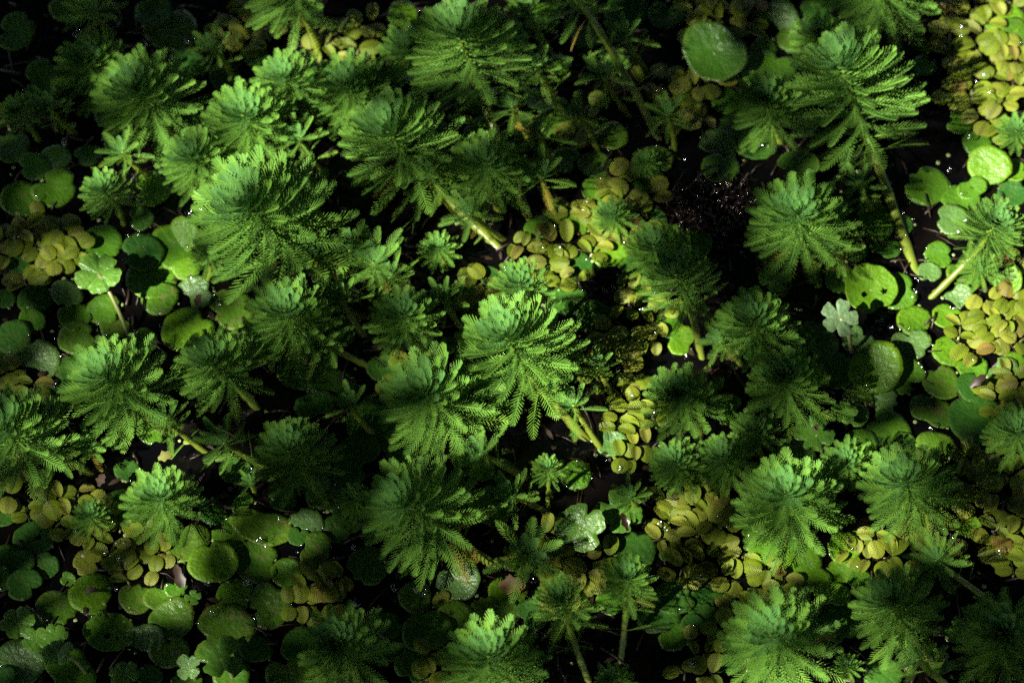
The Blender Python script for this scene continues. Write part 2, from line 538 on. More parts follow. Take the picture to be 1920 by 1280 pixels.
# trailing, half drowned growth between the big shoots
for ax_, ay_, r_, h_, b_ in ((655, 470, 78, .05, (760, 560)), (730, 520, 70, .045, (800, 590)), (600, 640, 74, .045, (720, 690)), (880, 400, 66, .05, (960, 450)), (1015, 330, 70, .05, (1060, 430)),
                             (1010, 250, 66, .06, (1050, 330)), (640, 560, 70, .04, (700, 640)), (900, 850, 76, .045, (1010, 900)), (1075, 760, 66, .045, (1140, 850)), (420, 830, 70, .05, (520, 880)),
                             (100, 850, 66, .045, (190, 890)), (1130, 140, 62, .07, (1190, 220)), (1250, 215, 58, .05, (1265, 290)), (1610, 345, 56, .05, (1650, 400)),
                             (1720, 1235, 70, .045, (1800, 1290)), (800, 330, 70, .06, (860, 400)), (830, 560, 60, .04, (880, 620)), (960, 930, 66, .04, (1040, 960)), (310, 790, 62, .05, (400, 850)),
                             (1120, 690, 56, .035, (1160, 760)), (590, 480, 66, .05, (660, 560)), (230, 285, 60, .05, (300, 330)), (1005, 130, 70, .06, (1060, 210)), (1085, 215, 60, .05, (1130, 290)), (960, 200, 60, .05, (1010, 280)), (1170, 70, 64, .06, (1220, 140)), (990, 25, 70, .06, (1040, 100)), (400, 90, 64, .05, (450, 160)), (90, 200, 60, .05, (150, 250)), (560, 350, 60, .05, (620, 420)), (1350, 640, 56, .04, (1400, 690)), (1560, 470, 60, .05, (1610, 520)), (470, 640, 60, .04, (520, 700)), (660, 760, 60, .04, (720, 820)), (1180, 930, 50, .04, (1210, 970)), (1540, 960, 60, .04, (1590, 1000)), (560, 260, 62, .06, (620, 330))):
    FP(ax_, ay_, r_, K=3, H=h_, base=b_, low=1, loose=4, adj='thin trailing')
FP(1755, 1050, 62, K=5, H=.05, base=(1905, 1150), low=2, loose=5, label='shoot leaning flat over the water fern with comb leaves upright', mark='low leaning shoot')

# ------------------------------------------------------------------ tree over the pond: its leaves cast the dappled shade
SHADE = [  # how much sun gets through, 0 to 9, over the stretch of pond in the photograph
    "011112454356432244335579",
    "013425885455432254356479",
    "236738876555432243256569",
    "235667654445433443344247",
    "235477664545465324556657",
    "334556665566667322556658",
    "345545544447846432556677",
    "334554333558946733335577",
    "446644322458956743316576",
    "546544221577866533424554",
    "556654111355555445555434",
    "446874212444344455666644",
    "234655322455555554666534",
    "134444421455443456544432",
    "123443321234445244754421",
    "333332222246544226843321",
]
SHADE = [r.ljust(24, '3')[:24] for r in SHADE]

def open_to_sun(px, py):
    """bilinear reading of SHADE; beyond the picture a middling shade"""
    x, y = px / 80.0 - 0.5, py / 80.0 - 0.5
    i, j = int(math.floor(x)), int(math.floor(y))
    fx, fy = x - i, y - j
    def g(a, b):
        if a < -1 or a > 24 or b < -1 or b > 16:
            return 2.5
        return float(SHADE[min(max(b, 0), 15)][min(max(a, 0), 23)])
    v = (g(i, j) * (1 - fx) + g(i + 1, j) * fx) * (1 - fy) + (g(i, j + 1) * (1 - fx) + g(i + 1, j + 1) * fx) * fy
    return v / 9.0

def build_tree():
    rng = np.random.RandomState(5)
    z0 = 0.045
    res = 0.008
    x0, y0, nx, ny = -0.62, -0.56, 155, 150
    # what the photograph shows at each point stands at its own height: follow the light from there
    acc, wgt = np.zeros((ny, nx)), np.zeros((ny, nx))
    tops = [(a[0], a[1], a[2], k['H'] * HS if k.get('H') else shoot_height(a[2])) for a, k in SHOOTS]
    for py in range(-100, 1400, 9):
        for px in range(-100, 2040, 9):
            z, w = 0.004, 0.5
            for ax, ay, r, h in tops:
                dx, dy = (px - ax) / r, (py - ay - 0.25 * r) / r
                q = dx * dx + dy * dy
                if q < 1.0 and h * (1 - 0.3 * q) > z:
                    z, w = h * (1 - 0.3 * q), 1.0
            p = at(px, py, z)
            p = p - TO_SUN * ((p.z - z0) / TO_SUN.z)
            i, j = int((p.x - x0) / res), int((p.y - y0) / res)
            if 0 <= i < nx and 0 <= j < ny:
                acc[j, i] += w * open_to_sun(px, py)
                wgt[j, i] += w
    for it in range(3):
        for ax_ in (0, 1):
            acc = (np.roll(acc, 1, ax_) + acc * 2 + np.roll(acc, -1, ax_)) / 4
            wgt = (np.roll(wgt, 1, ax_) + wgt * 2 + np.roll(wgt, -1, ax_)) / 4
    T = np.where(wgt > 1e-3, acc / np.maximum(wgt, 1e-6), 0.28)
    T = 0.10 + 0.90 * np.clip(T * 1.55 - 0.14, 0, 1) ** 1.6
    cov = np.zeros((ny, nx))
    MBt = MB()
    gx, gy = np.meshgrid(x0 + np.arange(nx) * res, y0 + np.arange(ny) * res)
    def add_leaf(c, L, W, ax, nrm):
        side = ax.cross(nrm).normalized()
        b = len(MBt.v)
        for t, w in ((-0.5, 0.0), (-0.25, 0.8), (0.08, 1.0), (0.3, 0.62)):
            if w == 0:
                MBt.v.append(c + ax * (L * t))
            else:
                MBt.v.append(c + ax * (L * t) - side * (W * 0.5 * w) + nrm * (0.06 * L))
                MBt.v.append(c + ax * (L * t) + side * (W * 0.5 * w) + nrm * (0.06 * L))
        MBt.v.append(c + ax * (L * 0.5))
        MBt.f.extend([(b, b + 2, b + 1), (b + 1, b + 2, b + 4, b + 3), (b + 3, b + 4, b + 6, b + 5), (b + 5, b + 6, b + 7)])
    placed = 0
    for it in range(20000):
        cx, cy = x0 + rng.rand() * nx * res, y0 + rng.rand() * ny * res
        L = 0.036 + 0.03 * rng.rand()
        W = L * 0.55
        a = rng.rand() * 6.283
        ca, sa = math.cos(a), math.sin(a)
        i0, i1 = max(int((cx - 0.06 - x0) / res), 0), min(int((cx + 0.06 - x0) / res) + 1, nx)
        j0, j1 = max(int((cy - 0.06 - y0) / res), 0), min(int((cy + 0.06 - y0) / res) + 1, ny)
        dx, dy = gx[j0:j1, i0:i1] - cx, gy[j0:j1, i0:i1] - cy
        u, v = dx * ca + dy * sa, -dx * sa + dy * ca
        foot = (u / (L * 0.5)) ** 2 + (v / (W * 0.5)) ** 2 < 1
        if foot.sum() < 3:
            continue
        near = (dx * dx + dy * dy) < 0.032 ** 2
        want = (1 - T[j0:j1, i0:i1])[near].mean()
        have = cov[j0:j1, i0:i1][near].mean()
        new = (foot & (cov[j0:j1, i0:i1] < 0.5)).sum() / foot.sum()
        gain = have + new * foot.sum() / max(near.sum(), 1)
        if gain > want + 0.02 or new < (0.3 if want < 0.85 else 0.08):
            continue
        if T[j0:j1, i0:i1][foot].mean() > 0.85:
            continue
        cov[j0:j1, i0:i1][foot] = 1
        h = 2.05 + 0.35 * rng.rand()
        c = Vector((cx, cy, z0)) + TO_SUN * ((h - z0) / TO_SUN.z)
        ax = Vector((ca, sa, 0))
        # the blade lies square to the light, as leaves turn, with its long axis over the footprint's
        ax = (ax - TO_SUN * ax.dot(TO_SUN) * 0.8).normalized()
        nrm = (TO_SUN + Vector((rng.randn(), rng.randn(), rng.randn())) * 0.12)
        nrm = (nrm - ax * nrm.dot(ax)).normalized()
        add_leaf(c, L * 1.04, W * 1.12, ax, nrm)
        placed += 1
    # the rest of the crown, thick all round and above that window
    ctr = Vector((0, 0, z0)) + TO_SUN * (2.2 / TO_SUN.z)
    for it in range(42000):
        a = rng.rand() * 6.283
        r = 6.5 * math.sqrt(rng.rand())
        p = Vector((0.3 + r * math.cos(a), 0.5 + r * math.sin(a), 2.5 - 0.4 * max(0.0, r - 3.0) + 1.8 * rng.rand()))
        g = p - TO_SUN * ((p.z - z0) / TO_SUN.z)
        if x0 - 0.1 < g.x < x0 + nx * res + 0.1 and y0 - 0.1 < g.y < y0 + ny * res + 0.1:
            continue
        if (p - CAM).length < 0.8:
            continue
        ax = Vector((rng.randn(), rng.randn(), rng.randn() * 0.5)).normalized()
        nrm = ax.orthogonal().normalized()
        nrm = (Vector((0, 0, 1)) * 1.3 + nrm)
        nrm = (nrm - ax * nrm.dot(ax)).normalized()
        L = 0.14 + 0.12 * rng.rand()
        add_leaf(p, L, L * 0.6, ax, nrm)
    root = link('overhanging_tree', None)
    root.location = (-3.4, 1.6, 0)
    tag(root, 'leafy tree leaning over the pond and dappling it with shade', 'tree')
    crown = MBt.build('crown', M_TREELEAF, root)
    crown.location = (3.4, -1.6, 0)
    tk = MB()
    tk.tube([(0, 0, -0.3), (0.05, -0.03, 1.0), (0.2, -0.2, 2.4), (0.5, -0.4, 3.6)], [0.16, 0.13, 0.10, 0.06], 10)
    tk.build('trunk', M_BARK, root)
    for k in range(7):
        a = -0.9 + k * 0.3
        lb = MB()
        h = 2.3 + 0.15 * k
        q = Vector((0.2, -0.2, h - 0.2))
        e = Vector((2.9 * math.cos(a), 2.9 * math.sin(a), h + 0.9))
        lb.tube([q, q.lerp(e, 0.5) + Vector((0, 0, 0.12)), e], [0.045, 0.03, 0.012], 7)
        lb.build('limb', M_BARK, root)
    return placed, float(1 - cov.mean()), float(T.mean())

TREE = build_tree()
import sys


# ------------------------------------------------------------------ feathery leaves (shared meshes)
def feather_mesh(name, pairs, half, fill, bend, base_gap, m, ang0=62, ang1=28, seed=0, cup=0.25, peak=0.62):
    """one comb-like leaf of length 1 along +Y, upper side +Z: a midrib and two rows of narrow lobes"""
    rr = random.Random(seed)
    v, f = [], []
    def mid(t):
        return Vector((0, t - 0.16 * abs(bend) * t * t, bend * t * t))
    nseg = 7
    for i in range(nseg + 1):
        t = i / nseg
        w = 0.017 * (1 - 0.6 * t)
        p = mid(t)
        v += [p + Vector((-w, 0, 0)), p + Vector((0, 0, 0.010)), p + Vector((w, 0, 0))]
    for i in range(nseg):
        a = 3 * i
        f += [(a, a + 1, a + 4, a + 3), (a + 1, a + 2, a + 5, a + 4)]
    step = (0.97 - base_gap) / pairs
    def hw(y):
        # rounded paddle outline
        r = min(1.0, max(0.02, (y - base_gap * 0.6) / 0.5)) ** 0.75
        if y > peak:
            r *= math.sqrt(max(0.0, 1 - ((y - peak) / (1.005 - peak)) ** 2))
        return half * r
    for i in range(pairs):
        t = base_gap + step * (i + 0.2)
        q = i / (pairs - 1)
        for sgn in (-1, 1):
            an = R_(ang0 + (ang1 - ang0) * q) + rr.uniform(-0.05, 0.05)
            ln = 0.01
            while ln < 0.6 and ln * math.sin(an) < hw(t + ln * math.cos(an) * 0.93):
                ln += 0.006
            ln *= 0.96 + 0.07 * rr.random()
            d = Vector((sgn * math.sin(an), math.cos(an), 0))
            s = Vector((sgn * math.cos(an), -math.sin(an), 0))
            up = Vector((0, -0.3 * bend * t, 1))
            w = step * fill * 0.5 * max(math.sin(an), 0.62)
            p = mid(t)
            # follow the midrib's own bend so that the blade stays one smooth scoop
            def on(dl):
                y = t + d.y * dl
                base = mid(min(y, 1.02))
                return Vector((d.x * dl, base.y, base.z)) + up * (cup * abs(d.x) * dl * (0.5 + abs(d.x) * dl / half * 0.7))
            b = len(v)
            e0, e1, e2 = on(0.0), on(ln * 0.62), on(ln)
            v += [e0 - s * w * 0.8, e0 + s * w * 0.8, e1 - s * w, e1 + s * w, e2 - s * w * 0.5, e2 + s * w * 0.5]
            f += [(b, b + 1, b + 3, b + 2), (b + 2, b + 3, b + 5, b + 4)]
    me = mesh(name, v, f, m, False)
    return me

YOUNG = [feather_mesh('young_leaf', 12, 0.215, 0.82, bd, 0.06, M_YOUNG, 58, 16, sd, 0.55, 0.66) for bd, sd in ((0.26, 1), (0.18, 2))]
MID = [feather_mesh('half_grown_leaf', 14, 0.130, 0.64, bd, 0.12, M_MID, 56, 18, sd, 0.55, 0.68) for bd, sd in ((0.24, 3), (0.12, 4), (0.18, 5))]
FULL = [feather_mesh('grown_leaf', 16, 0.108, 0.48, bd, 0.16, M_MID, 58, 24, sd, 0.36, 0.66) for bd, sd in ((0.10, 6), (-0.04, 7), (0.17, 8))]
OLD = [feather_mesh('loose_leaf', 14, 0.125, 0.40, bd, 0.20, M_OLD, 60, 32, sd, 0.12, 0.60) for bd, sd in ((-0.10, 9), (-0.22, 10), (0.04, 11))]

def leaf_matrix(p, d, n, L):
    y = d.normalized()
    z = (n - y * n.dot(y)).normalized()
    x = y.cross(z)
    mw = Matrix(((x.x, y.x, z.x, p.x), (x.y, y.y, z.y, p.y), (x.z, y.z, z.z, p.z), (0, 0, 0, 1)))
    return mw @ Matrix.Scale(L, 4)

def bez(p0, p1, p2, t):
    return p0 * ((1 - t) ** 2) + p1 * (2 * t * (1 - t)) + p2 * (t * t)

THINGS = []   # every thing that gets its label from where it lies: (object, noun phrase, px, py, adjective)
MARKS = []    # landmarks: (px, py, short name)

def feather_plant(ax, ay, R, H=None, base=None, K=9, low=1, loose=0, lean=(0.30, -0.10), label=None, mark=None, open_=1.0, adj='', noshow=False, tilt=None):
    """one emergent shoot. ax, ay: its tip in the photograph; R: length of its grown leaves in pixels; base: where the stem meets the water"""
    rr = random.Random(int(ax * 7 + ay * 13))
    if H is None:
        H = shoot_height(R)
    else:
        H = H * HS
    if K > 6:
        K += 6
    tip = at(ax, ay, H)
    L = R * scale_at(tip) * 1.02
    if base is not None:
        foot = at(base[0], base[1], 0.0)
    else:
        foot = Vector((tip.x + H * (lean[0] + rr.uniform(-.12, .12)), tip.y + H * (lean[1] + rr.uniform(-.12, .12)), 0))
    root = link('feather_plant', None)
    root.location = foot
    loc_tip = tip - foot
    ctrl = Vector((loc_tip.x * 0.35, loc_tip.y * 0.35, loc_tip.z * 0.55)) if tilt is None else Vector(tilt)
    p0 = Vector((-loc_tip.x * 0.10, -loc_tip.y * 0.10, -0.010))
    axis = (loc_tip - ctrl).normalized()
    if tilt is None:
        axis = (axis * 0.6 + Vector((-0.12 + rr.uniform(-.16, .12), -0.20 + rr.uniform(-.16, .10), 0.9))).normalized()
    # crown part runs straight along the axis, the rest of the stem curves down to the water
    s_tot = 0.0
    steps = []
    for k in range(K):
        steps.append(s_tot)
        s_tot += L * (0.016 + 0.0066 * k + 0.008 * max(0, k - 13))
    crown_len = min(s_tot, loc_tip.length * 0.8)
    fac = crown_len / max(s_tot, 1e-6)
    neck = loc_tip - axis * crown_len
    mid = p0.lerp(neck, 0.55) + axis * (-0.18 * crown_len)
    bend_ = Vector((rr.uniform(-.004, .004), rr.uniform(-.003, .003), 0)) + neck - axis * min((neck - p0).length * 0.45, 0.55 * neck.z / max(axis.z, 0.2))
    pts = [bez(p0, bend_, neck, t / 20) for t in range(21)]
    pts += [neck + axis * crown_len * t for t in (0.33, 0.66, 0.97)]
    flat = Vector((-loc_tip.x, -loc_tip.y, 0))
    flat = flat if flat.length > 0.01 else Vector((0.02, -0.02, 0))
    sideways = Vector((-flat.y, flat.x, 0)) * rr.uniform(-.25, .25)
    p0.z = -0.002
    pts[0] = p0
    creep = [flat * 0.8 + sideways + Vector((0, 0, -0.010)), flat * 0.42 + sideways * 0.3 + Vector((0, 0, -0.0042))]
    pts = creep + pts
    r0 = 0.0009 + L * 0.058
    stem = MB()
    stem.tube(pts, [r0 * 0.9, r0 * 0.95] + [r0 * (1.0 - 0.22 * i / 20) * (1.16 if i % 4 == 2 else 0.97 + 0.05 * rr.random()) for i in range(21)] + [r0 * 0.62, r0 * 0.42, r0 * 0.22], 8)
    so = stem.build('stem', M_STEM, root)
    u = axis.orthogonal().normalized()
    u = Quaternion(axis, rr.uniform(0, 6.28)) @ u
    w = axis.cross(u)
    bud = MB()
    bud.dome(loc_tip - axis * (0.012 * L), L * 0.035, axis, 1.9, 6)
    bud.build('bud', M_BUD, root)
    def put(p, a, uu, ww, phi, th, ln, kinds):
        r = uu * math.cos(phi) + ww * math.sin(phi)
        d = a * math.cos(th) + r * math.sin(th)
        n = a * math.sin(th) - r * math.cos(th)
        n = Quaternion(d, rr.uniform(-0.22, 0.22)) @ n
        link('leaf', rr.choice(kinds), root, leaf_matrix(p, d, n, ln))
    phase = rr.uniform(0, 6.28)
    for k in range(K):
        n = 5 if k < 1 else 6 if k < 8 else 7
        if R < 60:
            n = min(n, 6)
        uq = k / max(min(K, 15) - 2.0, 3.0)
        ln = L * np.interp(uq, (0, .1, .25, .5, .75, 1.0), (.10, .20, .43, .72, .91, 1.0)) * (1 + 0.25 * max(0.0, uq - 1))
        th = R_(float(np.interp(uq, (0, .1, .25, .45, .65, .85, 1.0, 1.3), (18, 42, 57, 64, 69, 76, 83, 93))) * open_)
        kinds = YOUNG if uq < 0.42 else (MID if uq < 0.78 else FULL)
        phase += math.pi / n + 0.035
        for i in range(n):
            put(loc_tip - axis * (steps[k] * fac) + axis * (rr.uniform(-.01, .01) * L), axis, u, w,
                phase + 2 * math.pi * i / n + rr.uniform(-.07, .07), th + R_(rr.uniform(-5, 5)), ln * rr.uniform(0.9, 1.08), kinds)
    # older whorls down the stem
    tot = low + loose
    for j in range(tot):
        t = 1 - (0.06 + 0.10 * j) if j < low else (1 - 0.10 * low) * (1 - (j - low + 0.7) / (loose + 1.3))
        p = bez(p0, bend_, neck, t)
        p2 = bez(p0, bend_, neck, min(t + 0.05, 1))
        if p.z < 0.012:
            continue
        a = (p2 - p).normalized()
        uu = a.orthogonal().normalized()
        ww = a.cross(uu)
        n = 5 if j < low else rr.choice((2, 3, 3))
        ph = rr.uniform(0, 6.28)
        for i in range(n):
            put(p, a, uu, ww, ph + 2 * math.pi * i / n + rr.uniform(-.25, .25), R_(rr.uniform(78, 104) if j < low else rr.uniform(45, 88)),
                L * rr.uniform(0.85, 1.1) * (1.0 if j < low else 0.8), OLD if j else FULL + OLD)
    tag(root, label, 'water plant', 'feathery shoots standing out of the pond')
    if mark:
        MARKS.append((ax, ay, mark, root.name))
    if not label:
        THINGS.append((root, 'feathery shoot', ax, ay + R * 0.2, adj or ('small' if R < 50 else 'large' if R > 100 else '')))
    return root

for a_, k_ in SHOOTS:
    feather_plant(*a_, **k_)

# ------------------------------------------------------------------ floating pads
def pad_mesh(name, m, notch, width, oval, cup, seed, holes=(), bite=None, rings=5, seg=30):
    """round pad of radius 1: notch at +Y, gently cupped, turned-down rim that gives it thickness"""
    rr = random.Random(seed)
    ph = [rr.uniform(0, 6.28) for _ in range(4)]
    def rim(a):
        da = math.atan2(math.sin(a - math.pi / 2), math.cos(a - math.pi / 2))
        r = 1 + 0.045 * math.sin(2 * a + ph[0]) + 0.030 * math.sin(3 * a + ph[1]) + 0.016 * math.sin(7 * a + ph[2]) + 0.010 * math.sin(11 * a + ph[3])
        r -= notch * math.exp(-(da / width) ** 2)
        if bite:
            db = math.atan2(math.sin(a - bite[0]), math.cos(a - bite[0]))
            r -= bite[1] * math.exp(-(db / bite[2]) ** 4)
        return r
    def hgt(x, y):
        q = x * x + y * y
        return cup * (q - 0.4) - 0.04 * math.exp(-q * 14) + 0.028 * math.sin(2.3 * x + ph[3]) * math.cos(1.9 * y + ph[1]) + 0.03 * abs(x) * (1 if notch > .1 else .4)
    frac = [0.12 + 0.88 * (i / (rings - 1)) ** 0.85 for i in range(rings)]
    v = [Vector((0, 0, hgt(0, 0)))]
    for fr in frac:
        for k in range(seg):
            a = 2 * math.pi * k / seg
            r = rim(a) * fr
            x, y = r * math.cos(a) * oval, r * math.sin(a)
            v.append(Vector((x, y, hgt(x, y))))
    for k in range(seg):                     # rim turned down
        p = v[1 + (rings - 1) * seg + k]
        v.append(Vector((p.x * 0.985, p.y * 0.985, p.z - 0.05)))
    f = []
    for k in range(seg):
        f.append((0, 1 + k, 1 + (k + 1) % seg))
    for i in range(rings):
        for k in range(seg):
            a, b = 1 + i * seg + k, 1 + i * seg + (k + 1) % seg
            f.append((a, a + seg, b + seg, b))
    if holes:
        keep = []
        for q in f:
            c = sum((v[i] for i in q), Vector()) / len(q)
            if any((c.x - hx) ** 2 + (c.y - hy) ** 2 < hr * hr for hx, hy, hr in holes):
                continue
            keep.append(q)
        f = keep
    return mesh(name, v, f, m)

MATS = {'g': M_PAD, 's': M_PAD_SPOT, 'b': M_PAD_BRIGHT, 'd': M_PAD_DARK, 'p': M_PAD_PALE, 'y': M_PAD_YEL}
ADJ = {'g': 'plain green', 's': 'brown-blotched', 'b': 'bright green', 'd': 'dark green', 'p': 'silvery', 'y': 'yellowed'}
PADM = {}
for key, m in MATS.items():
    PADM[key] = [pad_mesh('pad_blade', m, nt_, wd, ov, cp, sd, bite=(sd * 1.7, 0.10 + 0.05 * (sd % 3), 0.22) if sd in (1, 3, 5, 7) else None, seg=38) for nt_, wd, ov, cp, sd in
                 ((0.14, 0.30, 1.02, 0.06, 1), (0.30, 0.24, 1.05, 0.04, 2), (0.42, 0.50, 1.14, 0.08, 3), (0.06, 0.4, 0.96, -0.06, 4), (0.24, 0.18, 1.08, -0.04, 5), (0.34, 0.3, 1.0, 0.10, 6), (0.5, 0.28, 1.06, 0.03, 7))]

placed_pads = []

def level(px, py, w, lift=0.0012):
    z = 0.0015
    for qx, qy, qw, qz in placed_pads:
        if math.hypot(px - qx, (py - qy) * 1.2) < (w + qw) * 0.5 * 0.92:
            z = max(z, qz + lift)
    z = min(z, 0.017)
    placed_pads.append((px, py, w, z))
    return z

def pad(px, py, w, h=None, c='g', rot=None, tilt=None, label=None, mark=None, me=None, adj=None, z=None):
    rr = random.Random(int(px * 31 + py * 17))
    h = h or w * 0.8
    p = at(px, py, 0.0)
    sc = scale_at(p)
    d = math.sqrt(w * h / 0.81) * sc * 1.08
    zz = level(px, py, w) if z is None else z
    p = at(px, py, zz + (d * 0.25 if tilt else 0))
    o = link('floating_pad', None)
    o.location = p
    rz = rr.uniform(0, 6.28) if rot is None else R_(rot) - math.pi / 2
    rx, ry = ((R_(rr.uniform(4, 15)), R_(rr.uniform(-12, 0))) if c == 'p' else (R_(rr.uniform(-5, 7)), R_(rr.uniform(-6, 6)))) if tilt is None else (R_(tilt[0]), R_(tilt[1]))
    M = Matrix.Rotation(rx, 4, 'X') @ Matrix.Rotation(ry, 4, 'Y') @ Matrix.Rotation(rz, 4, 'Z') @ Matrix.Scale(d * 0.5, 4)
    link('pad_blade', me or rr.choice(PADM[c]), o, M)
    st = MB()
    st.tube([Vector((0, 0, -0.0015)), Vector((rr.uniform(-.01, .01), rr.uniform(-.01, .01), -0.012)), Vector((rr.uniform(-.02, .02), rr.uniform(-.02, .02), -0.03 - p.z))], [0.0011, 0.0012, 0.0012], 6)
    st.build('stalk', M_STALK, o)
    tag(o, label, 'floating leaf', 'round pads floating on the pond')
    if mark:
        MARKS.append((px, py, mark, o.name))
    if not label:
        THINGS.append((o, 'floating pad', px, py, adj or ((ADJ[c] + ' ') + ('large' if w > 78 else 'small' if w < 42 else '')).strip()))
    return o

two_hole = pad_mesh('pad_blade', M_PAD_BRIGHT, 0.16, 0.3, 0.96, 0.05, 8, holes=((-0.42, 0.28, 0.11), (0.30, 0.10, 0.11)), rings=15, seg=60)
one_hole = pad_mesh('pad_blade', M_PAD_DARK, 0.12, 0.3, 1.0, 0.02, 9, holes=((-0.18, 0.10, 0.14),), rings=13, seg=52)
torn = pad_mesh('pad_blade', M_PAD, 0.14, 0.3, 1.12, 0.02, 10, holes=((0.12, 0.12, 0.13), (-0.3, 0.3, 0.06)), rings=13, seg=52)
bitten = pad_mesh('pad_blade', M_PAD_DARK, 0.0, 0.3, 1.1, 0.06, 11, bite=(-0.7, 0.75, 0.65), rings=7, seg=48)
kidney = pad_mesh('pad_blade', M_PAD_SPOT, 0.36, 0.5, 1.42, 0.03, 12, rings=6, seg=40)
heart = pad_mesh('pad_blade', M_PAD_BRIGHT, 0.30, 0.17, 1.04, 0.02, 13, rings=6, seg=48)
cupped = pad_mesh('pad_blade', M_PAD_WET, 0.10, 0.2, 1.12, 0.13, 14, rings=9, seg=48)

REGIONS = [  # ellipses of water fern: cx, cy, rx, ry, spacing
    (1010, 470, 44, 26, 50), (1245, 160, 44, 44, 54), (1105, 235, 36, 34, 54), (885, 560, 36, 26, 56), (1060, 520, 34, 30, 54),
    (1845, 70, 75, 85, 50), (1845, 180, 72, 80, 50), (1350, 30, 66, 52, 52), (1300, 190, 50, 60, 54), (1130, 420, 80, 50, 52), (1180, 380, 50, 45, 52),
    (1860, 615, 72, 62, 50), (1915, 540, 50, 50, 50), (1850, 920, 70, 90, 52), (1900, 1000, 50, 70, 54), (1890, 760, 36, 40, 52), (1680, 1040, 78, 38, 50), (1755, 990, 40, 50, 52),
    (1300, 975, 85, 42, 50), (1330, 1055, 75, 58, 50), (1460, 1075, 42, 36, 52), (1420, 1130, 66, 46, 52), (1195, 605, 66, 72, 50), (1160, 700, 50, 46, 52),
    (1185, 820, 55, 60, 52), (75, 470, 74, 64, 50), (150, 970, 60, 40, 52), (240, 1030, 85, 58, 50), (40, 925, 50, 50, 54), (590, 1110, 50, 44, 60),
    (1085, 1075, 50, 50, 52), (480, 60, 66, 40, 54), (650, 80, 60, 40, 60), (1310, 1235, 42, 46, 54), (830, 1255, 36, 32, 56), (740, 720, 40, 50, 60),
    (1240, 985, 40, 30, 50), (1340, 1180, 40, 40, 52), (1270, 200, 40, 44, 60), (40, 730, 46, 32, 56), (1700, 870, 30, 30, 60), (610, 1160, 40, 40, 60), (1020, 1010, 30, 24, 60),
]

